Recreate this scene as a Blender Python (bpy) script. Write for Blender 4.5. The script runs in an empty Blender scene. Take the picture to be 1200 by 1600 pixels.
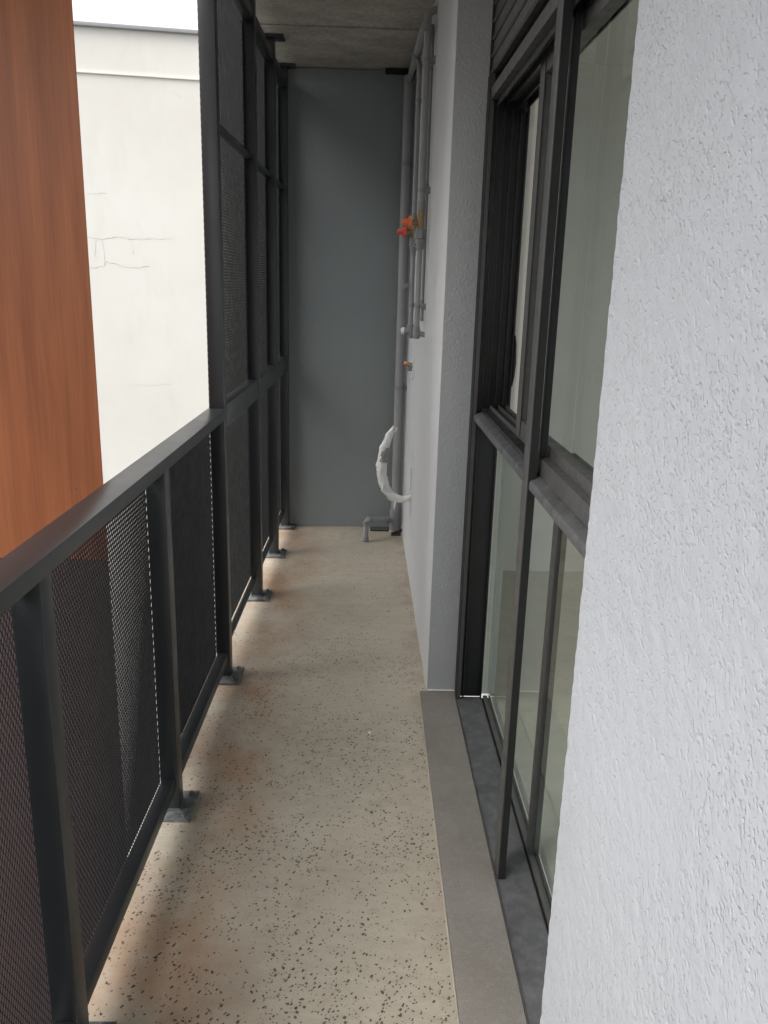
import bpy, bmesh, math, random
from mathutils import Vector, Matrix, noise
random.seed(7)
sc = bpy.context.scene
C = sc.collection

# ------------------------------------------------------------------ camera
cam_d = bpy.data.cameras.new('camera')
cam = bpy.data.objects.new('camera', cam_d); C.objects.link(cam)
cam_d.sensor_fit = 'VERTICAL'; cam_d.sensor_height = 32.0
cam_d.lens = 1298.07 / 1600.0 * 32.0
cam_d.clip_start = 0.02; cam_d.clip_end = 2000
_r = Vector((0.99933676, -0.02424596, 0.02716947))
_u = Vector((-0.01968331, 0.26806104, 0.96320083))
_b = Vector((-0.03063681, -0.96309678, 0.26740601))
M = Matrix.Identity(4)
for i in range(3):
    M[i][0] = _r[i]; M[i][1] = _u[i]; M[i][2] = _b[i]
M[2][3] = 1.5
cam.matrix_world = M
sc.camera = cam

# ------------------------------------------------------------------ sky, sun, exposure
SUN_EL, SUN_AZ = math.radians(52), math.radians(-118)     # azimuth measured from +Y, clockwise (to the right) positive
world = bpy.data.worlds.new('World'); sc.world = world; world.use_nodes = True
wn = world.node_tree.nodes; wl = world.node_tree.links; wn.clear()
sky = wn.new('ShaderNodeTexSky'); sky.sky_type = 'NISHITA'; sky.sun_disc = False
sky.sun_elevation = SUN_EL; sky.sun_rotation = SUN_AZ
sky.air_density = 1.0; sky.dust_density = 4.0; sky.ozone_density = 1.0
hs = wn.new('ShaderNodeHueSaturation'); hs.inputs['Saturation'].default_value = 0.10
bg = wn.new('ShaderNodeBackground'); bg.inputs['Strength'].default_value = 0.15
wo = wn.new('ShaderNodeOutputWorld')
wl.new(sky.outputs[0], hs.inputs['Color']); wl.new(hs.outputs[0], bg.inputs['Color']); wl.new(bg.outputs[0], wo.inputs[0])
sun_d = bpy.data.lights.new('sun', 'SUN'); sun_d.energy = 1.2; sun_d.angle = math.radians(40); sun_d.color = (1.0, 0.96, 0.9)
sun = bpy.data.objects.new('sun', sun_d); C.objects.link(sun)
sdir = Vector((math.cos(SUN_EL) * math.sin(SUN_AZ), math.cos(SUN_EL) * math.cos(SUN_AZ), math.sin(SUN_EL)))
sun.rotation_euler = sdir.to_track_quat('Z', 'Y').to_euler(); sun.location = (-6, -6, 12)
sc.view_settings.view_transform = 'Standard'; sc.view_settings.look = 'None'
sc.view_settings.gamma = 1.0; sc.view_settings.exposure = 1.25
sc.view_settings.use_curve_mapping = False
try:
    sc.cycles.max_bounces = 14; sc.cycles.diffuse_bounces = 8; sc.cycles.transparent_max_bounces = 16
except Exception:
    pass

# ------------------------------------------------------------------ material helpers
class NT:
    def __init__(s, name):
        s.m = bpy.data.materials.new(name); s.m.use_nodes = True
        s.t = s.m.node_tree; s.n = s.t.nodes; s.n.clear()
        s.out = s.n.new('ShaderNodeOutputMaterial'); s._co = None
    def new(s, typ, **kw):
        nd = s.n.new(typ)
        for k, v in kw.items():
            if k.startswith('i_'):
                key = k[2:].replace('_', ' ')
                nd.inputs[key].default_value = v
            else: setattr(nd, k, v)
        return nd
    def L(s, a, b): s.t.links.new(a, b)
    @property
    def co(s):
        if s._co is None:
            g = s.new('ShaderNodeNewGeometry'); s._co = g.outputs['Position']
        return s._co
    def map(s, scale=(1, 1, 1), loc=(0, 0, 0), rot=(0, 0, 0), src=None, vt='POINT'):
        mp = s.new('ShaderNodeMapping'); s.L(src or s.co, mp.inputs['Vector'])
        mp.vector_type = vt; mp.inputs['Scale'].default_value = scale; mp.inputs['Location'].default_value = loc; mp.inputs['Rotation'].default_value = rot
        return mp.outputs[0]
    def noise(s, scale, detail=3, rough=.55, vec=None, dist=0):
        nd = s.new('ShaderNodeTexNoise'); s.L(vec or s.co, nd.inputs['Vector'])
        nd.inputs['Scale'].default_value = scale; nd.inputs['Detail'].default_value = detail
        nd.inputs['Roughness'].default_value = rough; nd.inputs['Distortion'].default_value = dist
        return nd.outputs['Fac']
    def ramp(s, fac, stops, interp='LINEAR'):
        r = s.new('ShaderNodeValToRGB'); s.L(fac, r.inputs[0]); r.color_ramp.interpolation = interp
        e = r.color_ramp.elements
        while len(e) < len(stops): e.new(0.5)
        for el, (p, c) in zip(e, stops):
            el.position = p; el.color = (c, c, c, 1) if isinstance(c, (int, float)) else (*c, 1)
        return r.outputs[0]
    def mix(s, fac, a, b, mode='MIX'):
        m = s.new('ShaderNodeMix', data_type='RGBA', blend_type=mode)
        for sock, v in ((m.inputs[0], fac), (m.inputs[6], a), (m.inputs[7], b)):
            if hasattr(v, 'links') or hasattr(v, 'is_output'): s.L(v, sock)
            elif isinstance(v, (int, float)): sock.default_value = v
            else: sock.default_value = (*v, 1)
        return m.outputs[2]
    def math(s, op, a, b=0.0, clamp=False):
        m = s.new('ShaderNodeMath', operation=op); m.use_clamp = clamp
        for sock, v in ((m.inputs[0], a), (m.inputs[1], b)):
            if hasattr(v, 'is_output'): s.L(v, sock)
            else: sock.default_value = v
        return m.outputs[0]
    def bump(s, h, strength=.3, dist=.002, normal=None):
        b = s.new('ShaderNodeBump'); s.L(h, b.inputs['Height'])
        b.inputs['Strength'].default_value = strength; b.inputs['Distance'].default_value = dist
        if normal is not None: s.L(normal, b.inputs['Normal'])
        return b.outputs[0]
    def bsdf(s, color, rough=.6, normal=None, metallic=0, spec=.5, **kw):
        p = s.new('ShaderNodeBsdfPrincipled')
        for key, v in (('Base Color', color), ('Roughness', rough), ('Metallic', metallic), ('Specular IOR Level', spec)):
            if hasattr(v, 'is_output'): s.L(v, p.inputs[key])
            elif isinstance(v, (int, float)): p.inputs[key].default_value = v
            else: p.inputs[key].default_value = (*v, 1)
        if normal is not None: s.L(normal, p.inputs['Normal'])
        s.L(p.outputs[0], s.out.inputs[0]); return s.m

MAT = {}
def paint(name, col, rough=.45, var=.25, dust=.0, dustcol=(.3, .29, .27), bump=.08, spec=.5):
    t = NT(name)
    n = t.noise(9, 5, .6); f = t.noise(160, 3, .6)
    c = t.mix(t.ramp(n, [(.3, 0), (.75, 1)]), [x * (1 - var) for x in col], [min(1, x * (1 + var)) for x in col])
    if dust:
        d = t.math('MULTIPLY', t.ramp(t.noise(30, 6, .7), [(.45, 0), (.75, 1)]), dust)
        c = t.mix(d, c, dustcol)
    rg = t.ramp(t.noise(25, 4, .6), [(.3, rough - .1), (.7, rough + .12)])
    MAT[name] = t.bsdf(c, rg, t.bump(f, bump, .001), spec=spec)
def steel_mat():
    t = NT('steel')
    d = t.ramp(t.noise(4, 6, .65), [(.40, 0), (.75, 1)])
    c = t.mix(d, (.021, .0245, .028), (.030, .034, .037))
    MAT['steel'] = t.bsdf(c, t.ramp(t.noise(5, 4, .6), [(.3, .30), (.7, .38)]), spec=.7)
steel_mat()
paint('mesh_steel', (.007, .0075, .008), .5, .2, spec=.12)
paint('plate_steel', (.075, .08, .08), .55, .4, .6, (.33, .34, .33))
paint('alu', (.062, .061, .059), .42, .12, .1, (.2, .19, .18), .04)
paint('alu_dark', (.012, .013, .014), .38, .2, .05, (.1, .1, .1), .03)
paint('alu_dusty', (.065, .067, .069), .6, .25, .45, (.17, .17, .165), .2)
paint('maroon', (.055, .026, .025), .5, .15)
paint('rubber', (.008, .008, .008), .6, .2)
paint('pipe_grey', (.27, .28, .283), .5, .08, .08, (.4, .4, .38), .03)
paint('pipe_fit', (.22, .23, .235), .5, .1, .08, (.35, .35, .35), .03)
paint('brass', (.30, .21, .10), .4, .25)
paint('orange', (.75, .16, .06), .45, .08)
paint('red', (.70, .09, .05), .45, .08)
paint('copper_tap', (.62, .26, .10), .4, .15)
paint('white_plastic', (.62, .63, .62), .5, .06)
paint('hose_white', (.72, .72, .70), .55, .08, .25, (.45, .45, .43), .5)
paint('hose_tape', (.20, .21, .21), .6, .3, .5, (.4, .4, .4), .6)
paint('cream', (.83, .82, .775), .7, .03)
paint('room_floor', (.56, .53, .45), .4, .1)
paint('ceil_white', (.75, .74, .70), .8, .03)
paint('grout', (.42, .38, .32), .8, .2)
paint('caulk', (.75, .75, .73), .6, .1)
paint('asphalt', (.12, .12, .12), .9, .2)
paint('black', (.01, .01, .01), .7, .2)
paint('brown_drain', (.10, .075, .06), .7, .4)

# plaster with a knocked-down spray texture: plateaus with small elongated pits
def plaster(name, col, scale, strength, dist, soft=False, rough=.75):
    t = NT(name)
    v = t.map((1, 1, 1.25), rot=(math.radians(-35), 0, 0), vt='TEXTURE')
    n1 = t.noise(scale, 2.0, .5, v, .3)
    n2 = t.noise(scale * .35, 2.0, .5)
    n3 = t.noise(scale * 3, 3, .6)
    q = t.math('ADD', n1, t.math('MULTIPLY', t.math('SUBTRACT', n2, .5), .35))
    pl = t.ramp(q, [(.25, 0), (.75, 1)] if soft else [(.24, 0), (.36, .45), (.44, .9), (.62, 1)])
    amp = t.ramp(t.noise(5.5, 4, .65), [(.32, .35), (.66, 1.1)])
    h = t.math('ADD', t.math('MULTIPLY', pl, amp), t.math('MULTIPLY', n3, .28))
    wear = t.ramp(t.noise(1.6, 4, .6), [(.35, 0), (.7, 1)])
    c = t.mix(wear, [x * .96 for x in col], [min(1, x * 1.03) for x in col])
    MAT[name] = t.bsdf(c, rough, t.bump(h, strength, dist), spec=.3)
plaster('plaster_near', (.365, .381, .405), 240, .85, .0016)
plaster('plaster_reveal', (.37, .383, .392), 120, .8, .0022, True)
plaster('plaster_pipe_wall', (.50, .51, .515), 80, .6, .004, True)
plaster('plaster_dark', (.245, .272, .278), 70, .5, .0025, True)

# polished concrete floor with dark aggregate chips, stains and scuffs
def floor_mat():
    t = NT('polished_concrete')
    warp = t.new('ShaderNodeTexNoise'); t.L(t.co, warp.inputs['Vector']); warp.inputs['Scale'].default_value = 140; warp.inputs['Detail'].default_value = 2
    wv = t.new('ShaderNodeVectorMath', operation='SCALE'); wv.inputs['Scale'].default_value = .006
    sub = t.new('ShaderNodeVectorMath', operation='SUBTRACT'); t.L(warp.outputs['Color'], sub.inputs[0]); sub.inputs[1].default_value = (.5, .5, .5)
    t.L(sub.outputs[0], wv.inputs[0])
    add = t.new('ShaderNodeVectorMath', operation='ADD'); t.L(t.co, add.inputs[0]); t.L(wv.outputs[0], add.inputs[1])
    sy = t.new('ShaderNodeSeparateXYZ'); t.L(t.co, sy.inputs[0])
    ynear = t.ramp(t.math('MULTIPLY', sy.outputs[1], .2), [(.30, 1), (.56, .75), (.72, .25)])
    def chips(scale, rot, lo, hi, dens_lo, dens_hi, seed, metric):
        mp = t.map((1, 1.7, 1), loc=(seed, seed * .7, 0), rot=(0, 0, rot), src=add.outputs[0], vt='TEXTURE')
        fl = t.new('ShaderNodeVectorMath', operation='MULTIPLY'); t.L(mp, fl.inputs[0]); fl.inputs[1].default_value = (1, 1, 0)
        vo = t.new('ShaderNodeTexVoronoi', feature='F1', distance=metric); t.L(fl.outputs[0], vo.inputs['Vector']); vo.inputs['Scale'].default_value = scale
        vo.inputs['Randomness'].default_value = 1.0
        sep = t.new('ShaderNodeSeparateColor'); t.L(vo.outputs['Color'], sep.inputs[0])
        size = t.math('ADD', t.math('MULTIPLY', t.math('POWER', sep.outputs[0], 2.2), hi - lo), lo)
        inside = t.math('LESS_THAN', vo.outputs['Distance'], size)
        dens = t.ramp(t.noise(3.6, 5, .7, t.map((1, .8, 0), loc=(seed * .2, 1, 0))), [(.42, dens_lo), (.60, dens_hi)])
        pick = t.math('LESS_THAN', sep.outputs[1], t.math('MULTIPLY', dens, ynear))
        return t.math('MULTIPLY', inside, pick), sep.outputs[2]
    a, ca = chips(104, .5, .12, .46, .02, .85, 1.3, 'MANHATTAN')
    b, cb = chips(140, -.6, .12, .38, .03, .75, 5.1, 'CHEBYCHEV')
    c3, cc = chips(112, 1.5, .12, .46, .02, .75, 9.7, 'MANHATTAN')
    c4, cd = chips(200, 2.3, .10, .40, .05, .6, 3.7, 'EUCLIDEAN')
    m = t.math('MAXIMUM', t.math('MAXIMUM', a, b), t.math('MAXIMUM', c3, c4))
    n = t.noise(2.3, 6, .6); n2 = t.noise(14, 6, .65, t.map((1, 2.2, 1)))
    base = t.mix(t.ramp(n, [(.3, 0), (.7, 1)]), (.325, .284, .224), (.425, .379, .308))
    base = t.mix(t.math('MULTIPLY', t.ramp(n2, [(.35, 0), (.7, 1)]), .55), base, (.475, .43, .355))
    fine = t.ramp(t.noise(260, 3, .7), [(.35, .86), (.65, 1.06)])
    base = t.mix(1.0, base, fine, 'MULTIPLY')
    # rusty stains near the balustrade and along the kerb
    sx = t.new('ShaderNodeSeparateXYZ'); t.L(t.co, sx.inputs[0])
    nearrail = t.ramp(t.math('ADD', sx.outputs[0], .52), [(0, .9), (.14, 1), (.36, 0)])
    st = t.ramp(t.noise(3.4, 5, .65, t.map((1, .7, 1), loc=(3.1, .55, 0))), [(.38, 0), (.64, 1)])
    base = t.mix(t.math('MULTIPLY', t.math('MULTIPLY', nearrail, st), .8), base, (.26, .15, .085))
    kerbst = t.ramp(t.math('SUBTRACT', .262, sx.outputs[0]), [(0, 1), (.09, 0)])
    st2 = t.ramp(t.noise(7, 5, .65), [(.42, 0), (.64, 1)])
    base = t.mix(t.math('MULTIPLY', t.math('MULTIPLY', kerbst, st2), .6), base, (.235, .165, .12))
    scuff = t.ramp(t.noise(5.5, 5, .7, t.map((1, 1.6, 1), rot=(0, 0, .8), loc=(2, 2, 0))), [(.60, 0), (.74, 1)])
    base = t.mix(t.math('MULTIPLY', scuff, .38), base, (.19, .17, .135))
    chipc = t.mix(ca, (.022, .017, .013), (.07, .055, .042))
    col = t.mix(t.math('MULTIPLY', m, .92), base, chipc)
    rg = t.ramp(t.noise(8, 5, .65), [(.3, .34), (.7, .6)])
    h = t.math('ADD', t.math('MULTIPLY', m, -.3), t.noise(120, 3, .6))
    MAT['floor'] = t.bsdf(col, rg, t.bump(h, .10, .001), spec=.45)
floor_mat()

def tile_mat():
    t = NT('kerb_tile')
    n = t.noise(5, 6, .65); f = t.noise(330, 3, .75); g = t.noise(60, 4, .7)
    c = t.mix(t.ramp(n, [(.3, 0), (.7, 1)]), (.165, .148, .130), (.215, .20, .18))
    c = t.mix(1.0, c, t.ramp(f, [(.35, .72), (.68, 1.25)]), 'MULTIPLY')
    c = t.mix(t.math('MULTIPLY', t.ramp(g, [(.5, 0), (.75, 1)]), .4), c, (.26, .25, .235))
    MAT['tile'] = t.bsdf(c, .55, t.bump(f, .12, .001), spec=.4)
tile_mat()

def concrete_ceiling():
    t = NT('formwork_concrete')
    n = t.noise(5, 7, .7, t.map((.9, 1.5, 1))); f = t.noise(55, 5, .75, t.map((.8, 1.4, 1))); p = t.noise(14, 6, .75)
    c = t.mix(t.ramp(n, [(.3, 0), (.7, 1)]), (.34, .315, .27), (.54, .51, .455))
    c = t.mix(t.math('MULTIPLY', t.ramp(p, [(.5, 0), (.7, 1)]), .5), c, (.30, .27, .225))
    c = t.mix(1.0, c, t.ramp(f, [(.35, .70), (.68, 1.15)]), 'MULTIPLY')
    MAT['ceiling'] = t.bsdf(c, .8, t.bump(t.math('ADD', f, p), .35, .002), spec=.3)
concrete_ceiling()

def copper_mat():
    t = NT('timber_look_panel')
    g1 = t.noise(110, 4, .65, t.map((1, 1, .03))); g2 = t.noise(260, 3, .6, t.map((1, 1, .02))); g3 = t.noise(24, 3, .5, t.map((1, 1, .05)))
    c = t.mix(t.ramp(g3, [(.3, 0), (.7, 1)]), (.28, .088, .035), (.41, .138, .054))
    c = t.mix(1.0, c, t.ramp(g1, [(.3, .88), (.7, 1.09)]), 'MULTIPLY')
    c = t.mix(1.0, c, t.ramp(g2, [(.3, .88), (.7, 1.08)]), 'MULTIPLY')
    sz = t.new('ShaderNodeSeparateXYZ'); t.L(t.co, sz.inputs[0])
    band = t.ramp(t.math('MULTIPLY', sz.outputs[2], .5), [(.42, 1), (.50, 1), (.58, 0)])
    mk = t.ramp(t.noise(26, 5, .7, t.map((1, 1, .6), rot=(0, .9, 0), vt='TEXTURE'), .8), [(.66, 0), (.71, 1)])
    c = t.mix(t.math('MULTIPLY', t.math('MULTIPLY', band, mk), .7), c, (.05, .02, .012))
    MAT['copper'] = t.bsdf(c, .42, t.bump(g1, .06, .001), spec=.4)
copper_mat()

def render_mat():
    t = NT('white_render')
    n = t.noise(.5, 6, .6); s1 = t.noise(2.4, 6, .7, t.map((1, 1, .35)))
    c = t.mix(t.ramp(n, [(.3, 0), (.7, 1)]), (.62, .60, .55), (.685, .67, .63))
    c = t.mix(t.math('MULTIPLY', t.ramp(s1, [(.52, 0), (.75, 1)]), .35), c, (.55, .53, .48))
    MAT['render'] = t.bsdf(c, .85, t.bump(t.noise(40, 4, .6), .15, .004), spec=.25)
render_mat()

def glass_mat(name, tint, refl=1.0):
    t = NT(name)
    tr = t.new('ShaderNodeBsdfTransparent'); tr.inputs[0].default_value = (*tint, 1)
    gl = t.new('ShaderNodeBsdfGlossy'); gl.inputs['Roughness'].default_value = .015; gl.inputs['Color'].default_value = (.92, .97, .94, 1)
    fr = t.new('ShaderNodeFresnel'); fr.inputs['IOR'].default_value = 1.5
    mx = t.new('ShaderNodeMixShader')
    gm = t.new('ShaderNodeNewGeometry')
    t.L(t.math('MULTIPLY', t.math('MULTIPLY', fr.outputs[0], refl), t.math('SUBTRACT', 1.0, gm.outputs['Backfacing']), True), mx.inputs[0]); t.L(tr.outputs[0], mx.inputs[1]); t.L(gl.outputs[0], mx.inputs[2])
    t.L(mx.outputs[0], t.out.inputs[0]); MAT[name] = t.m
glass_mat('glass', (.865, .90, .888), 1.2)

# ------------------------------------------------------------------ geometry helpers
def box(bm, x0, x1, y0, y1, z0, z1, T=None):
    vs = []
    for x in (min(x0, x1), max(x0, x1)):
        for y in (min(y0, y1), max(y0, y1)):
            for z in (min(z0, z1), max(z0, z1)):
                p = (x, y, z) if T is None else T(x, y, z)
                vs.append(bm.verts.new(p))
    for f in ((0, 1, 3, 2), (4, 6, 7, 5), (0, 4, 5, 1), (2, 3, 7, 6), (0, 2, 6, 4), (1, 5, 7, 3)):
        bm.faces.new([vs[i] for i in f])
def prism_yz(bm, poly, axis, a0, a1):
    """extrude polygon; axis 'y': poly in (x,z) swept y a0..a1 ; axis 'x': poly in (y,z)"""
    def P(u, w, a): return (u, a, w) if axis == 'y' else (a, u, w)
    A = [bm.verts.new(P(u, w, a0)) for u, w in poly]; B = [bm.verts.new(P(u, w, a1)) for u, w in poly]
    n = len(poly)
    bm.faces.new(A); bm.faces.new(B[::-1])
    for i in range(n): bm.faces.new((A[i], B[i], B[(i + 1) % n], A[(i + 1) % n]))
def fillet(pts, rad, n=5):
    pts = [Vector(p) for p in pts]; out = [pts[0]]
    for i in range(1, len(pts) - 1):
        a, b, c = pts[i - 1], pts[i], pts[i + 1]
        r = min(rad, (a - b).length * .45, (c - b).length * .45)
        p0 = b + (a - b).normalized() * r; p1 = b + (c - b).normalized() * r
        for k in range(n + 1):
            t = k / n; out.append(p0.lerp(b, t).lerp(b.lerp(p1, t), t))
    out.append(pts[-1]); return out
def tube(bm, pts, r, seg=14, jit=0.0, capr=True):
    pts = [Vector(p) for p in pts]; n = len(pts)
    rr = r if isinstance(r, (list, tuple)) else [r] * n
    rings = []; N = None
    for i, p in enumerate(pts):
        t = (pts[min(i + 1, n - 1)] - pts[max(i - 1, 0)]).normalized()
        if N is None:
            N = t.orthogonal().normalized()
        else:
            N = (N - t * N.dot(t)).normalized()
        B = t.cross(N)
        ring = []
        for k in range(seg):
            a = 2 * math.pi * k / seg
            q = rr[i]
            if jit: q *= 1 + jit * noise.noise(Vector((p.x * 60 + math.cos(a) * 1.7, p.z * 60, math.sin(a) * 1.7 + p.y * 60)))
            ring.append(bm.verts.new(p + (N * math.cos(a) + B * math.sin(a)) * q))
        rings.append(ring)
    for i in range(n - 1):
        for k in range(seg):
            bm.faces.new((rings[i][k], rings[i][(k + 1) % seg], rings[i + 1][(k + 1) % seg], rings[i + 1][k]))
    if capr:
        bm.faces.new(rings[0][::-1]); bm.faces.new(rings[-1])
def islands(bm):
    seen = set(); out = []
    for v in bm.verts:
        if v in seen: continue
        st = [v]; seen.add(v); comp = []
        while st:
            q = st.pop(); comp.append(q)
            for e in q.link_edges:
                w = e.other_vert(q)
                if w not in seen: seen.add(w); st.append(w)
        out.append(comp)
    return out
def fin(name, bm, mat, parent=None, bevel=0.0, smooth=False, label=None, cat=None, kind=None, group=None):
    bmesh.ops.recalc_face_normals(bm, faces=bm.faces)
    if parent is not None and len(bm.verts) < 3000:      # every loose piece becomes a part of its own
        isl = islands(bm)
        if len(isl) > 1:
            first = None
            for comp in isl:
                nb = bmesh.new(); mp = {v: nb.verts.new(v.co) for v in comp}
                cs = set(comp)
                for f in bm.faces:
                    if f.verts[0] in cs: nb.faces.new([mp[v] for v in f.verts])
                o = fin(name, nb, mat, parent, bevel, smooth, label, cat, kind, group)
                first = first or o
            bm.free(); return first
    if bevel:
        ed = [e for e in bm.edges if len(e.link_faces) == 2 and e.calc_face_angle(0) > .6]
        bmesh.ops.bevel(bm, geom=ed, offset=bevel, segments=2, profile=.6, affect='EDGES', clamp_overlap=True)
    me = bpy.data.meshes.new(name); bm.to_mesh(me); bm.free()
    if smooth or bevel:
        for p in me.polygons: p.use_smooth = True
        try: me.set_sharp_from_angle(angle=math.radians(40))
        except Exception: pass
    me.materials.append(MAT[mat])
    o = bpy.data.objects.new(name, me); C.objects.link(o)
    if parent is not None:
        o.parent = parent; o.matrix_parent_inverse = Matrix.Translation(-parent.location) if parent.parent is None and parent.type == 'EMPTY' else Matrix.Identity(4)
    if label: o['label'] = label
    if cat: o['category'] = cat
    if kind: o['kind'] = kind
    if group: o['group'] = group
    return o
def thing(name, loc, label, cat, group=None):
    o = bpy.data.objects.new(name, None); C.objects.link(o); o.location = loc; o.empty_display_size = .1
    o['label'] = label; o['category'] = cat
    if group: o['group'] = group
    return o
def bx(name, mat, parent, x0, x1, y0, y1, z0, z1, bevel=0.0, T=None, **kw):
    bm = bmesh.new(); box(bm, x0, x1, y0, y1, z0, z1, T); return fin(name, bm, mat, parent, bevel, **kw)
def tb(name, mat, parent, pts, r, seg=14, **kw):
    bm = bmesh.new(); tube(bm, pts, r, seg, kw.pop('jit', 0.0)); return fin(name, bm, mat, parent, smooth=True, **kw)

XW, YPIL, YFAR, YN, ZC = 0.272, 2.845, 5.045, 0.9365, 2.62
def SX(a): return -0.4802 + 0.0231 * (a - 3.0)
def TS(a, b, z): return (SX(a) - b, a, z)          # a along the balustrade, b outwards from its inner face

# ------------------------------------------------------------------ setting
bx('ground', 'asphalt', None, -300, 300, -300, 300, -14.2, -14.0, kind='structure')
bx('balcony_floor', 'floor', None, -.585, .376, -2.1, 5.5, -.20, 0.0, kind='structure')
# ceiling cast on formwork boards: strips a few millimetres out of level with open joints
bm = bmesh.new(); ys = [-2.1, -1.1, -.1, .9, 1.9, 2.9, 3.48, 4.06, 4.285, 5.5]
for i in range(len(ys) - 1):
    dz = [0, .003, -.001, .002, 0, .004, -.002, .005, 0][i]
    def TC(x, y, z, dz=dz):
        return (x, y + .004 * math.sin(x * 9 + i), z + (dz if z < ZC + .01 else 0))
    box(bm, -.57, .90, ys[i] + .003, ys[i + 1] - .003, ZC, ZC + .0195, TC)
ceil = bx('ceiling', 'ceiling', None, -.568, .898, -2.098, 5.498, ZC + .02, 2.858, kind='structure')
fin('formwork_strip', bm, 'ceiling', ceil)

bx('added_shade_slab', 'ceiling', None, -2.4, -.572, .9, 2.34, ZC + .02, 2.858, kind='structure')  # unseen slab, added to shade the top of the cladding panel
# ------------------------------------------------------------------ walls
w = bx('far_wall', 'plaster_dark', None, -.60, .56, YFAR, YFAR + .2, 0.001, ZC - .004, label='dark grey painted end wall of the balcony behind the pipes', cat='wall')
w = thing('pipe_wall', (.40, 3.9, 0), 'light grey plastered side wall carrying the grey pipes and taps', 'wall')
bx('wall_face', 'plaster_pipe_wall', w, XW, .40, YPIL + .012, YFAR - .002, 0.001, ZC - .004)
bx('reveal', 'plaster_reveal', w, XW + .0005, .40, YPIL, YPIL + .0115, 0.003, ZC - .004)
bx('inner_lining', 'cream', w, .402, .53, YPIL + .002, YFAR - .002, 0.001, ZC - .006)
bx('caulk_bead', 'caulk', w, XW + .002, .378, YPIL - .005, YPIL - .0005, .013, .0175, .0015)
bx('caulk_bead', 'grout', w, XW - .004, XW - .0005, YPIL + .0, YFAR - .01, .0005, .004, .001)
# near wall: displaced plaster, so that its edge is uneven
def near_wall():
    bm = bmesh.new(); st = .0045
    y0, y1, z0, z1 = .10, YN, .25, 2.15
    ny, nz = int((y1 - y0) / st), int((z1 - z0) / st)
    V = []
    for j in range(nz + 1):
        row = []
        z = z0 + (z1 - z0) * j / nz
        for i in range(ny + 1):
            y = y0 + (y1 - y0) * i / ny
            q = Vector((y * 80, z * 60, 0))
            d = noise.noise(q * .6) * .5 + noise.noise(q * 1.7) * .5
            d = max(-.6, min(.25, d)) * .0016
            yy = y + (noise.noise(Vector((z * 90, 3, 0))) * .0011 + noise.noise(Vector((z * 25, 7, 0))) * .0008 if i == ny else 0)
            row.append(bm.verts.new((XW - d * (0 if i in (0,) or j in (0, nz) else 1), yy, z)))
        V.append(row)
    for j in range(nz):
        for i in range(ny):
            bm.faces.new((V[j][i], V[j][i + 1], V[j + 1][i + 1], V[j + 1][i]))
    # returns round the edge into the window opening
    for j in range(nz):
        a, b = V[j][ny], V[j + 1][ny]
        c, d = bm.verts.new((.53, YN, b.co.z)), bm.verts.new((.53, YN, a.co.z))
        bm.faces.new((a, d, c, b))
    return bm
w = thing('window_side_wall', (.40, .3, 0), 'pale blue-grey spray-textured plaster wall at the right edge, closest to the camera', 'wall')
fin('wall_face', near_wall(), 'plaster_near', w, smooth=True)
bm = bmesh.new()
box(bm, XW, .53, -2.1, .0999, .001, ZC - .004)
box(bm, XW, .53, .10, YN, .001, .2499); box(bm, XW, .53, .10, YN, 2.1501, ZC - .004)
fin('wall_body', bm, 'plaster_near', w)

# kerb tile strip and its joint
k = thing('threshold_kerb', (.31, 1.9, 0), 'brown-grey tiled kerb strip in front of the window sill', 'kerb')
def TK(x, y, z): return (x + (.012 * (y - 2.84) / 1.44 if x < .3 else 0), y, z)
for i, (a, b) in enumerate(((YN - .9, .995), (1.0, YPIL - .004))):
    bx('tile', 'tile', k, .245, .3735, a, b, .0005, .012, .001, TK)
bx('grout_line', 'grout', k, .2405, .2445, -.0, YPIL - .002, .0005, .006, .001, TK)

# ------------------------------------------------------------------ room behind the window
R = dict(kind='structure')
bx('room_floor', 'room_floor', None, .5302, 2.3, -1.6, 4.26, -.05, -.001, **R)
bx('room_ceiling', 'ceil_white', None, .5302, 2.3, -1.6, 4.26, 2.50, 2.60, **R)
bx('room_wall', 'cream', None, .5302, 2.3, 4.262, 4.40, -.05, 2.60, label='cream inner room wall seen through the open window gap', cat='wall')
bx('room_wall', 'cream', None, .5302, 2.3, -1.74, -1.602, -.05, 2.60, label='cream inner room wall beside the camera position, out of view', cat='wall')
bm = bmesh.new()
box(bm, 2.302, 2.42, -1.74, 4.40, -.05, .15); box(bm, 2.302, 2.42, -1.74, 4.40, 2.4, 2.60)
for a, b in ((-1.74, -1.4), (1.3, 1.45), (4.1, 4.40)): box(bm, 2.303, 2.419, a, b, .15, 2.4)
fin('room_window_wall', bm, 'cream', None, label='cream room wall with wide window openings opposite the balcony', cat='wall')

# ------------------------------------------------------------------ window
W = thing('sliding_window', (.44, 1.9, 0), 'dark grey aluminium window with open upper sash, transom and fixed lower panes', 'window')
FZ = 2.045
# far jamb with sash tracks
bm = bmesh.new()
box(bm, .378, .392, 2.786, YPIL - .002, .012, 2.12)
fin('jamb_lip', bm, 'alu', W, .001)
bm = bmesh.new()
box(bm, .3925, .508, 2.806, YPIL - .001, 1.06, 2.12)
box(bm, .3925, .4715, 2.806, YPIL - .001, .012, 1.055)
jb = fin('jamb', bm, 'alu_dark', W, .0006)
bm = bmesh.new()
for x in (.405, .428, .452, .478, .500): box(bm, x, x + .004, 2.792, 2.8055, 1.107, 2.02)
for x in (.40, .4665): box(bm, x, x + .005, 2.790, 2.8055, .012, 1.05)
fin('jamb_track', bm, 'alu_dark', jb, .0006)
bx('jamb_gasket', 'rubber', W, .3765, .3785, 2.784, YPIL - .003, .012, 2.12)
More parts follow.
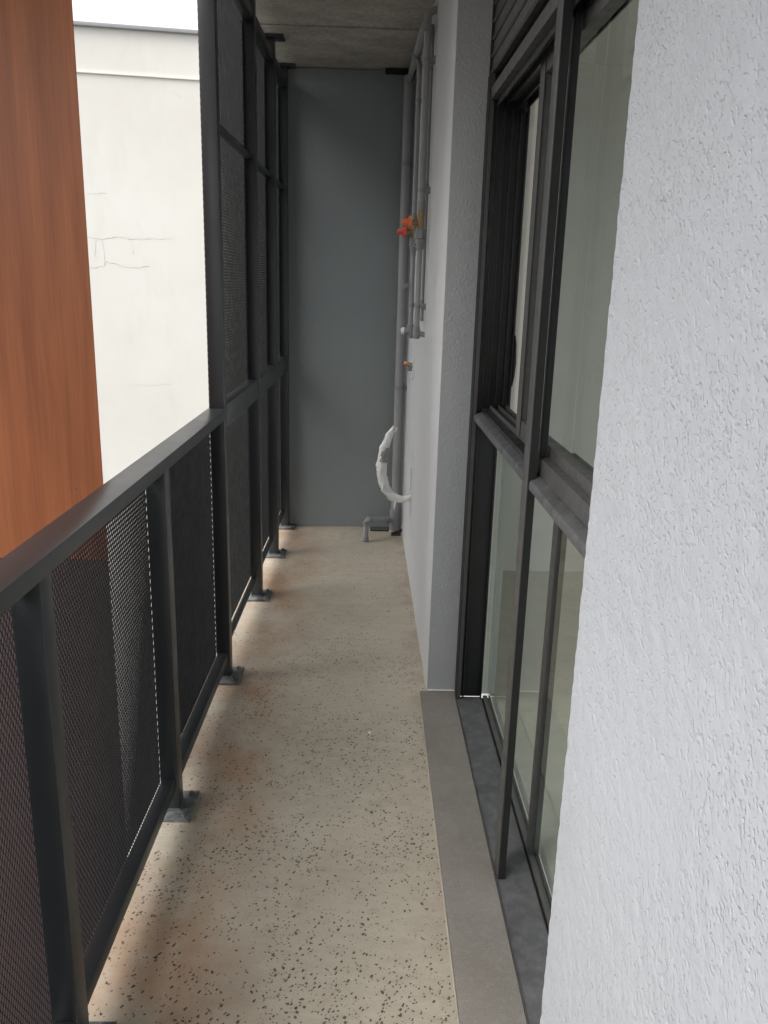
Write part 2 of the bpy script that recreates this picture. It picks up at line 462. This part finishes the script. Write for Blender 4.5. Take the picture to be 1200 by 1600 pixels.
# near jamb hidden by the plaster wall
bx('jamb', 'alu_dark', W, .385, .508, YN + .002, YN + .045, .012, 2.12)
# sill
bx('sill', 'alu_dusty', W, .3775, .471, YN + .003, 2.8055, -.01, .010, .0012)
bx('sill_edge', 'alu', W, .3745, .3773, YN + .003, 2.83, .0, .0135, .0006)
bx('sill_track', 'rubber', W, .4712, .4785, YN + .003, 2.805, -.01, .005)
bm = bmesh.new(); box(bm, .4707, .4712, YN + .003, 2.805, .005, .012); box(bm, .4787, .506, YN + .046, 2.805, -.01, .016)
fin('glazing_bead', bm, 'alu', W, .0005)
# lower glazing
for a, b in ((1.953, 2.843), (YN + .05, 1.905)):
    p = bx('lower_pane', 'glass', W, .486, .492, a, b, .012, 1.055)
bx('stile', 'alu', W, .480, .505, 1.905, 1.952, .016, 1.055, .001)
bm = bmesh.new(); box(bm, .481, .4835, 1.925, 1.932, .016, 1.055)
fin('stile_seam', bm, 'rubber', W)
# transom: dusty outer nose, upright and tracks
bm = bmesh.new()
prism_yz(bm, [(.384, 1.056), (.384, 1.070), (.387, 1.076), (.409, 1.084), (.409, 1.056)], 'y', YN + .05, 2.785)
fin('transom_ledge', bm, 'alu_dusty', W, .0008)
bx('transom', 'alu', W, .4095, .505, YN + .05, 1.90, 1.052, 1.125, .001)
bx('transom', 'alu_dark', W, .4095, .505, 1.902, 2.805, 1.052, 1.094, .001)
for x in (.438, .466, .492): bx('sash_track', 'alu', W, x, x + .0035, 1.902, 2.80, 1.094, 1.106)
# tall cover fin in front
bx('mullion_cover', 'alu', W, .3795, .3818, 1.817, 1.874, .012, 2.60, .0006)
bx('mullion_cover', 'rubber', W, .382, .399, 1.816, 1.83, .012, 2.60)
bm = bmesh.new(); box(bm, .3822, .399, 1.861, 1.873, .012, 2.6); box(bm, .4105, .4245, 1.84, 1.865, 1.126, 2.6)
fin('mullion_web', bm, 'alu_dark', W)
# sliding sash (open) and fixed upper pane
bx('sash_stile', 'alu', W, .430, .462, 2.205, 2.268, 1.107, 2.035, .001)
bx('sash_rail', 'alu', W, .4305, .4615, YN + .05, 2.204, 1.107, 1.150, .001)
bx('sash_rail', 'alu', W, .4305, .4615, YN + .05, 2.204, 1.995, 2.035, .001)
bx('sash_seam', 'rubber', W, .4285, .4299, 2.199, 2.2045, 1.107, 2.035)
bx('upper_pane', 'glass', W, .444, .450, YN + .05, 2.206, 1.148, 1.997)
bm = bmesh.new(); prism_yz(bm, [(.5085, 1.17), (.5135, 1.20), (.5165, 1.25), (.5135, 1.31), (.5085, 1.34)], 'y', 2.795, 2.83)
fin('latch', bm, 'alu_dark', W, .001)
# head
bx('head', 'alu', W, .381, .505, YN + .05, 2.785, FZ, 2.080, .001)
bm = bmesh.new(); box(bm, .415, .505, YN + .05, 2.785, 2.0805, 2.1225)
for x in (.40, .425, .465, .495): box(bm, x, x + .004, YN + .05, 2.785, 2.025, FZ - .0005)
fin('head_recess', bm, 'alu_dark', W)

# louvre panel above the window
Lv = thing('louvre_panel', (.40, 1.9, 2.12), 'dark grey horizontal slatted panel above the window head', 'louvre')
z = 2.124; i = 0
while z < 2.60:
    bm = bmesh.new()
    prism_yz(bm, [(.386, z), (.381, z + .004), (.381, z + .007), (.386, z + .011), (.388, z + .046), (.400, z + .046), (.400, z)], 'y', YN + .003, 2.835)
    fin('slat', bm, 'alu', Lv); z += .048
bx('backing', 'black', Lv, .4012, .53, YN + .002, YPIL - .003, 2.123, ZC - .006)
bx('edge_trim', 'alu_dark', Lv, .379, .4005, 2.8355, YPIL - .001, 2.124, ZC - .006)

# ------------------------------------------------------------------ balustrade and tall screen
def expanded_mesh(a0, a1, z0, z1, boff, tilt, L=.0225, Sw=.0122, wd=.0040, th=.0006):
    """raised expanded metal, long way of the diamonds upright: zig-zag strands, each a bar turned by tilt"""
    t = math.radians(tilt)
    cb, ca = math.cos(t) * wd / 2, math.sin(t) * wd / 2          # outward / along half extents of the bar
    tb_, ta = -math.sin(t) * th / 2, math.cos(t) * th / 2
    ofs = [(cb + tb_, ca + ta), (cb - tb_, ca - ta), (-cb - tb_, -ca - ta), (-cb + tb_, -ca + ta)]
    nc = int((a1 - a0) / (Sw / 2)); nz = int((z1 - z0) / (L / 2))
    V, F = [], []
    for k in range(nc + 1):
        base = None
        for i in range(nz + 1):
            z = z0 + i * L / 2
            a = a0 + k * Sw / 2 + (Sw / 4 - th * .35) * (1 if (i + k) % 2 else -1)
            a = min(max(a, a0), a1); n = len(V)
            for ob, oa in ofs: V.append(TS(a + oa, boff + ob, z))
            if base is not None:
                for q in range(4): F.append((base + q, n + q, n + (q + 1) % 4, base + (q + 1) % 4))
            base = n
    return V, F
def mesh_panel(parent, a0, a1, z0, z1, tilt=45, wd=.0065):
    me = bpy.data.meshes.new('mesh_panel'); V, F = expanded_mesh(a0, a1, z0, z1, .0575, tilt, wd=wd)
    me.from_pydata(V, [], F); me.materials.append(MAT['mesh_steel'])
    o = bpy.data.objects.new('mesh_panel', me); C.objects.link(o); o.parent = parent
    o.matrix_parent_inverse = Matrix.Translation(-parent.location); o['kind'] = 'stuff'
    return o
def post(parent, a, z1, top=False):
    bx('post', 'steel', parent, a, a + .05, 0, .05, .008, z1, .0012, TS)
    pl = bx('base_plate', 'plate_steel', parent, a - .045, a + .095, -.038, .075, .0005, .010, .0015, TS)
    bm = bmesh.new()
    for da in (-.025, .075):
        x, y, _ = TS(a + da, -.018, 0)
        tube(bm, [(x, y, .010), (x, y, .0165)], .009, 6); tube(bm, [(x, y, .0165), (x, y, .022)], .0045, 8)
    fin('anchor_bolt', bm, 'plate_steel', pl)
    bm = bmesh.new()
    box(bm, a - .004, a + .054, -.004, .054, .0101, .0145, TS); fin('weld', bm, 'plate_steel', pl, .0015)
    if top:
        bx('top_plate', 'steel', parent, a - .02, a + .075, -.045, .075, ZC - .012, ZC - .001, .001, TS)

PA = [1.292, 2.10]            # balustrade posts in view
P1, P2, P3, P4 = 2.935, 3.79, 4.44, 4.992
B = thing('balustrade', (SX(2) - .025, 2.0, 0), 'black steel balustrade with a flat top rail and mesh infill, left foreground', 'balustrade')
for a in [-.33, .48] + PA: post(B, a, 1.0165)
bx('top_rail', 'steel', B, -1.95, P1 - .0005, -.008, .056, 1.017, 1.052, .0015, TS)
seq = [-1.14, -.33, .48] + PA + [P1]
for i in range(len(seq) - 1):
    a0, a1 = seq[i] + .0505, seq[i + 1] - .0005
    if i > 0:
        bx('bottom_rail', 'steel', B, a0, a1, .008, .045, .075, .112, .0012, TS)
        bx('upper_rail', 'steel', B, a0, a1, .022, .045, .993, 1.0165, .001, TS)
        mesh_panel(B, seq[i] + .028, seq[i + 1] + .021, .085, 1.005, 44, .0042)
S = thing('mesh_screen', (SX(4) - .025, 4.0, 0), 'tall black floor-to-ceiling metal mesh screen beyond the balustrade', 'screen')
post(S, P1, 2.545); post(S, P2, ZC - .0125, True); post(S, P3, ZC - .0125, True); post(S, P4, ZC - .0125, True)
for a0, a1 in ((P1, P2), (P2, P3), (P3, P4)):
    l, r = a0 + .0505, a1 - .0005
    bx('bottom_rail', 'steel', S, l, r, .028, .052, .085, .100, .001, TS)
    bx('mid_rail', 'steel', S, l, r, .004, .046, .972, 1.056, .0012, TS)
    bx('transom', 'steel', S, l, r, .020, .048, 1.982, 2.004, .001, TS)
    bx('top_rail', 'steel', S, l, r, .004, .046, 2.505, 2.545, .0012, TS)
    bm = bmesh.new()
    box(bm, l, l + .008, .046, .0495, 1.073, 2.5, TS); box(bm, r - .008, r, .046, .0495, 1.073, 2.5, TS)
    fin('edge_angle', bm, 'steel', S)
    e = a1 + .021 if a1 < 4.9 else YFAR - .004
    mesh_panel(S, a0 + .028, e, .10, 1.003, 62 if a0 == P1 else 30, .0045)
    mesh_panel(S, a0 + .028, e, 1.005, 2.54, 63 if a0 == P1 else 30, .0045)

# ------------------------------------------------------------------ outside: timber-look panel and the white building
T_ = thing('cladding_panel', (-1.4, 2.25, -3), 'tall orange-brown timber-look panel standing outside the balustrade on the left', 'panel')
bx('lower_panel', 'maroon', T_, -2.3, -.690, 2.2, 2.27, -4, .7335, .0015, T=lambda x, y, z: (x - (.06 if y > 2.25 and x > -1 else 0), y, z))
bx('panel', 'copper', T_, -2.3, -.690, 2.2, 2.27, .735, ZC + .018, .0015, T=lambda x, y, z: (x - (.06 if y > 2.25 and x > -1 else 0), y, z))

Bd = thing('white_building', (-3, 14, -14), 'white rendered building with a flat parapet beyond the screen', 'building')
ang = math.atan(.14)
def TB(u, v, z):     # u along the facade (0 at x=-3), v behind it
    return (-3 + u * math.cos(ang) - v * math.sin(ang), 12 + u * math.sin(ang) + v * math.cos(ang), z)
bx('wall', 'render', Bd, -9, 9, 0, 8, -14, 3.985, T=TB)
bx('parapet', 'render', Bd, -9.0, 9.0, .012, 7.99, 3.998, 4.52, T=TB)
bx('joint_ledge', 'render', Bd, -9.01, 9.01, -.02, 8.01, 3.978, 3.997, .004, T=TB)
bx('coping', 'pipe_grey', Bd, -9.05, 9.05, -.045, 8.05, 4.5205, 4.565, .006, T=TB)
paint('crack', (.43, .415, .38), .9, .2)
def crack(pts, wdt):
    bm = bmesh.new(); P = []
    for i, (u, z) in enumerate(pts):
        P.append((u, z))
    for (u0, z0), (u1, z1) in zip(P[:-1], P[1:]):
        n = max(2, int(math.hypot(u1 - u0, z1 - z0) / .05)); last = None
        for j in range(n + 1):
            t = j / n; u = u0 + (u1 - u0) * t; z = z0 + (z1 - z0) * t + random.uniform(-.012, .012) * (0 < j < n)
            h = wdt * random.uniform(.12, .8) / 2
            dz = Vector((-(z1 - z0), u1 - u0)).normalized() * h
            cur = (bm.verts.new(TB(u + dz.x, -.0015, z + dz.y)), bm.verts.new(TB(u - dz.x, -.0015, z - dz.y)),
                   bm.verts.new(TB(u - dz.x, .004, z - dz.y)), bm.verts.new(TB(u + dz.x, .004, z + dz.y)))
            if last:
                for q in range(3): bm.faces.new((last[q], cur[q], cur[q + 1], last[q + 1]))
            last = cur
    fin('crack', bm, 'crack', Bd)
crack([(-.78, 1.97), (-.59, 1.945), (-.38, 1.98), (-.21, 1.96), (.09, 1.97)], .014)
crack([(.09, 1.97), (.38, 1.98)], .005)
crack([(-.76, 1.57), (-.55, 1.59), (-.51, 1.66), (-.36, 1.62), (-.19, 1.585), (.07, 1.61)], .010)
crack([(-.63, 1.93), (-.64, 1.86), (-.66, 1.72)], .016)
crack([(-.55, 1.94), (-.53, 1.76), (-.54, 1.60)], .007)
crack([(-.19, 1.95), (-.15, 1.86), (-.15, 1.76)], .009)
crack([(-.70, 2.52), (-.46, 2.53)], .007)
crack([(.45, 3.83), (.55, 3.77)], .012)
crack([(-.3, -.03), (.3, -.01)], .002)

# ------------------------------------------------------------------ pipes and fittings
# waste stack in the corner with its branch
D = thing('waste_pipe', (.228, 4.955, 0), 'thick dark grey waste pipe standing in the far corner with a low side branch', 'pipe')
tb('stack', 'pipe_grey', D, [(.228, 4.955, .14), (.228, 4.955, 2.575)], .0275, 20)
bm = bmesh.new(); tube(bm, [(.228, 4.955, .012), (.228, 4.955, .135)], .034, 20); tube(bm, [(.228, 4.955, .128), (.228, 4.955, .142)], .0365, 20)
fin('socket', bm, 'pipe_fit', D, smooth=True)
tb('branch', 'pipe_grey', D, fillet([(.20, 4.945, .078), (.048, 4.74, .135), (.045, 4.735, .012)], .03), .0155, 14)
bm = bmesh.new()
tube(bm, [(.186, 4.925, .083), (.172, 4.906, .088)], .020, 14); tube(bm, [(.075, 4.777, .124), (.055, 4.75, .131)], .0195, 14)
tube(bm, [(.0455, 4.736, .105), (.045, 4.735, .128)], .0195, 14); tube(bm, [(.045, 4.735, .006), (.045, 4.735, .03)], .0185, 14)
fin('branch_socket', bm, 'pipe_fit', D, smooth=True)
for zc in (2.13, .895):
    bm = bmesh.new()
    tube(bm, [(.228, 4.955, zc - .011), (.228, 4.955, zc + .011)], .0295, 18)
    box(bm, .2585, XW - .0005, 4.945, 4.965, zc - .012, zc + .012); box(bm, .259, .266, 4.925, 4.985, zc - .017, zc + .017)
    box(bm, .186, .2, 4.948, 4.962, zc - .010, zc + .006)
    fin('clip', bm, 'pipe_fit', D)
# dark of the open slot put in as a black strip, and hatch
bx('dark_slot_strip', 'black', None, .100, .262, 4.99, YFAR - .002, 2.596, ZC - .006, label='black strip standing for the dark slot at the top of the end wall beside the pipe', cat='slot')
G = thing('floor_trap', (.15, 4.99, 0), 'dark floor trap with a metal rim under the branch pipe', 'drain')
bx('trap_plate', 'alu_dusty', G, .075, .268, 4.962, YFAR - .004, .0005, .003)
bx('trap_rim', 'alu_dark', G, .075, .268, 4.95, 4.9615, .0005, .007, .001)
bx('trap_mouth', 'white_plastic', G, .192, .226, 4.935, 4.9495, .0005, .012, .001)
Dn = thing('floor_drain', (.23, 4.89, 0), 'small brown rectangular drain cover in the floor by the corner pipe', 'drain')
df = bx('drain_frame', 'brown_drain', Dn, .203, .262, 4.858, 4.932, .0005, .004, .001)
for i in range(4): bx('grate_bar', 'alu_dark', df, .210, .256, 4.866 + i * .016, 4.873 + i * .016, .0042, .006)

def hexnut(bm, c, axis, r, l):
    c = Vector(c); ax = Vector(axis); tube(bm, [c - ax * l / 2, c + ax * l / 2], r, 6)
# pipe nearest the camera
def water_pipe(name, y, zt, label, ru, rl, zv, hmat, tip, zb, capped):
    x = .237
    P = thing(name, (x, y, zb), label, 'pipe')
    top = [(x, y, zv + .055), (x, y, zt)] if capped else fillet([(x, y, zv + .055), (x, y, zt), (x - .004, y + .12, zt + .07)], .03)
    if capped: top = fillet([(x, y, zv + .055), (x, y, zt), (XW + .01, y, zt + .012)], .03)
    tb('upper_pipe', 'pipe_grey', P, top, ru)
    lowp = fillet([(x, y, zv - .08), (x, y, zb), (XW + .006, y, zb - .004)], .022) if capped else [(x, y, zv - .08), (x, y, zb)]
    tb('lower_pipe', 'pipe_grey', P, lowp, rl)
    bm = bmesh.new()
    tube(bm, [(x, y, zv + .048), (x, y, zv + .085)], ru * 1.22, 16)
    hexnut(bm, (x, y, zv - .045), (0, 0, 1), ru * 1.75, .038)
    tube(bm, [(x, y, zv - .066), (x, y, zv - .085)], ru * 1.4, 16); tube(bm, [(x, y, zv - .084), (x, y, zv - .108)], ru * 1.15, 16)
    if capped: tube(bm, [(x - .001, y, zb + .03), (x, y, zb - .0), (x + .001, y, zb - .022)], [rl * 1.2, rl * 1.55, rl * 1.1], 16)
    fin('union', bm, 'pipe_fit', P, smooth=True)
    V = bmesh.new()
    tube(V, [(x, y, zv - .03), (x, y, zv - .012), (x, y, zv + .012), (x, y, zv + .05)], [ru * .9, ru * 1.1, ru * 1.1, ru * .95], 12)
    hexnut(V, (x, y, zv + .034), (0, 0, 1), ru * 1.2, .018)
    tube(V, [(x, y, zv), (x - .034, y, zv)], .0105, 12); hexnut(V, (x - .026, y, zv), (1, 0, 0), .0135, .012)
    v = fin('valve_body', V, 'brass', P, smooth=True)
    bm = bmesh.new()
    # lobed wheel and slotted stem cover
    n = 24; ring0, ring1 = [], []
    for k in range(n):
        a = 2 * math.pi * k / n; q = .027 * (1 + .10 * math.cos(5 * a))
        ring0.append(bm.verts.new((x - .038, y + q * math.cos(a), zv + q * math.sin(a))))
        ring1.append(bm.verts.new((x - .050, y + q * .93 * math.cos(a), zv + q * .93 * math.sin(a))))
    bm.faces.new(ring0); bm.faces.new(ring1[::-1])
    for k in range(n): bm.faces.new((ring0[k], ring0[(k + 1) % n], ring1[(k + 1) % n], ring1[k]))
    tube(bm, [(x - .0495, y, zv), (tip + .008, y, zv), (tip, y, zv)], [.0145, .0135, .0105], 14)
    fin('valve_handle', bm, hmat, v, smooth=True)
    return P
A = water_pipe('water_pipe', 3.69, 2.53, 'grey water pipe with the upper, larger orange valve, nearer the camera', .0145, .0115, 1.742, 'orange', .157, 1.285, True)
Bp = water_pipe('water_pipe', 4.16, 2.44, 'thinner grey water pipe with the lower red valve, farther along the wall', .0115, .0120, 1.73, 'red', .158, 1.275, False)
bm = bmesh.new(); tube(bm, [(.237, 4.16, 1.30), (.237, 4.16, 1.235)], [.019, .017], 14)
tube(bm, [(.245, 4.16, 1.268), (.205, 4.16, 1.268)], .0175, 14)
el = fin('end_elbow', bm, 'pipe_fit', Bp, smooth=True)
bm = bmesh.new(); tube(bm, [(.2055, 4.16, 1.268), (.199, 4.16, 1.268), (.190, 4.16, 1.268)], [.0185, .0185, .012], 14)
fin('end_cap', bm, 'white_plastic', el, smooth=True)
# clips holding the two pipes
def clip(P, y, zc, r):
    bm = bmesh.new(); x = .237
    tube(bm, [(x, y, zc - .008), (x, y, zc + .008)], r + .0025, 14)
    box(bm, x + r - .002, XW - .0003, y - .008, y + .008, zc - .009, zc + .009); box(bm, XW - .008, XW - .0005, y - .02, y + .02, zc - .012, zc + .012)
    fin('clip', bm, 'pipe_fit', P, .0005)
clip(A, 3.69, 2.36, .0145); clip(A, 3.69, 1.87, .0145); clip(A, 3.69, 1.40, .0115)
clip(Bp, 4.16, 2.30, .0115); clip(Bp, 4.16, 1.392, .012)
bm = bmesh.new(); prism_yz(bm, [(.222, 1.50), (.198, 1.487), (.196, 1.468), (.224, 1.478)], 'y', 4.15, 4.17); fin('stub', bm, 'pipe_fit', Bp, .001)
# feed along the wall under the ceiling
F = thing('feed_pipe', (.235, 4.3, 2.5), 'grey feed pipe running back along the wall just under the ceiling', 'pipe')
tb('run', 'pipe_grey', F, fillet([(.222, 3.66, 2.475), (.226, 4.92, 2.545), (XW - .002, 4.94, 2.545)], .03), .0150)
bm = bmesh.new(); tube(bm, [(.224, 4.18, 2.503), (.2245, 4.30, 2.510)], .0195, 14); fin('coupling', bm, 'pipe_fit', F, smooth=True)
bm = bmesh.new(); box(bm, .236, XW - .0004, 4.5, 4.516, 2.515, 2.533); box(bm, .236, XW - .0004, 3.9, 3.916, 2.482, 2.500); fin('clip', bm, 'pipe_fit', F)
# conduit on the wall
Cd = thing('conduit', (.263, 3.785, 1.3), 'slim grey conduit fixed flat on the wall behind the water pipes', 'conduit')
tb('tube', 'pipe_grey', Cd, fillet([(.2635, 3.785, 1.335), (.2635, 3.785, 2.46), (.2635, 3.80, 2.515)], .02), .0075, 10)
bm = bmesh.new()
for zc in (1.42, 1.9, 2.35): box(bm, .256, XW - .0006, 3.772, 3.798, zc - .006, zc + .006)
fin('saddle', bm, 'pipe_fit', Cd)
# wall tap
Tp = thing('wall_tap', (.255, 4.38, 1.07), 'small wall tap with copper-coloured nose and white back plate', 'tap')
bm = bmesh.new(); prism_yz(bm, [(4.338, 1.115), (4.40, 1.112), (4.402, 1.03), (4.375, 1.005), (4.345, 1.03)], 'x', XW - .006, XW - .0005); fin('back_plate', bm, 'white_plastic', Tp, .001)
bm = bmesh.new(); tube(bm, [(XW - .006, 4.38, 1.082), (.246, 4.38, 1.082)], .013, 12); tube(bm, [(.252, 4.38, 1.095), (.252, 4.38, 1.052)], [.011, .012], 12)
fin('tap_body', bm, 'pipe_fit', Tp, smooth=True)
bm = bmesh.new(); tube(bm, [(.246, 4.38, 1.088), (.236, 4.38, 1.09), (.228, 4.38, 1.09), (.222, 4.38, 1.09)], [.0115, .013, .012, .008], 10)
fin('tap_nose', bm, 'copper_tap', Tp, smooth=True)
# insulated hose
Hs = thing('wrapped_hose', (.2, 4.2, .43), 'white wrapped refrigerant hose curling up out of the wall', 'hose')
path = [(.285, .425), (.25, .412), (.215, .408), (.18, .418), (.152, .446), (.127, .49), (.116, .54), (.114, .585), (.118, .63), (.126, .672), (.139, .715), (.152, .748), (.168, .779)]
rad = [.014, .017, .019, .023, .022, .025, .024, .027, .024, .025, .019, .017, .009]
def smoothpath(pts, rr, n=4):
    o, r = [], []
    for i in range(len(pts) - 1):
        p0, p1, p2, p3 = pts[max(i - 1, 0)], pts[i], pts[i + 1], pts[min(i + 2, len(pts) - 1)]
        for k in range(n):
            t = k / n
            f = lambda a, b, c, d: .5 * (2 * b + (c - a) * t + (2 * a - 5 * b + 4 * c - d) * t * t + (3 * b - a - 3 * c + d) * t ** 3)
            o.append((f(p0[0], p1[0], p2[0], p3[0]), 4.19, f(p0[1], p1[1], p2[1], p3[1]))); r.append(rr[i] * (1 - t) + rr[i + 1] * t)
    o.append((pts[-1][0], 4.19, pts[-1][1])); r.append(rr[-1]); return o, r
hp, hr = smoothpath(path, rad)
bm = bmesh.new(); tube(bm, hp, hr, 20, .34); slv = fin('sleeve', bm, 'hose_white', Hs, smooth=True)
i0 = next(i for i, p in enumerate(hp) if p[2] > .60 and i > 20); i1 = next(i for i, p in enumerate(hp) if p[2] > .692 and i > 20)
tp_ = [(p[0] + .006, p[1] - .004, p[2]) for p in hp[i0:i1]]
bm = bmesh.new(); tube(bm, tp_, [r * .93 + .001 for r in hr[i0:i1]], 16, .16); fin('tape_wrap', bm, 'hose_tape', slv, smooth=True)
bm = bmesh.new(); tube(bm, [(.160, 4.185, .765), (.172, 4.18, .79), (.182, 4.182, .782), (.176, 4.185, .768)], [.008, .010, .009, .006], 8, .3)
tube(bm, [(.126, 4.17, .50), (.120, 4.165, .46), (.16, 4.172, .425)], [.006, .008, .006], 8, .3); tube(bm, [(.098, 4.185, .55), (.090, 4.18, .545)], [.006, .004], 6)
tube(bm, [(.19, 4.17, .405), (.185, 4.17, .36)], [.007, .002], 6)
fin('loose_wrap', bm, 'hose_white', slv, smooth=True)
bx('wall_sliver', 'caulk', None, XW - .004, XW - .0005, 4.27, 4.30, .44, .55, label='thin white filler sliver on the wall above the wrapped hose', cat='filler', T=lambda x, y, z: (x, y + (.012 if z > .5 else 0) * (1 if y < 4.28 else -1), z))
# debris on the floor
bm = bmesh.new(); tube(bm, [(.052, 2.55, .001), (.055, 2.552, .006)], [.006, .003], 6); fin('paint_chip', bm, 'caulk', None, label='tiny white chip lying on the floor in the middle', cat='debris')
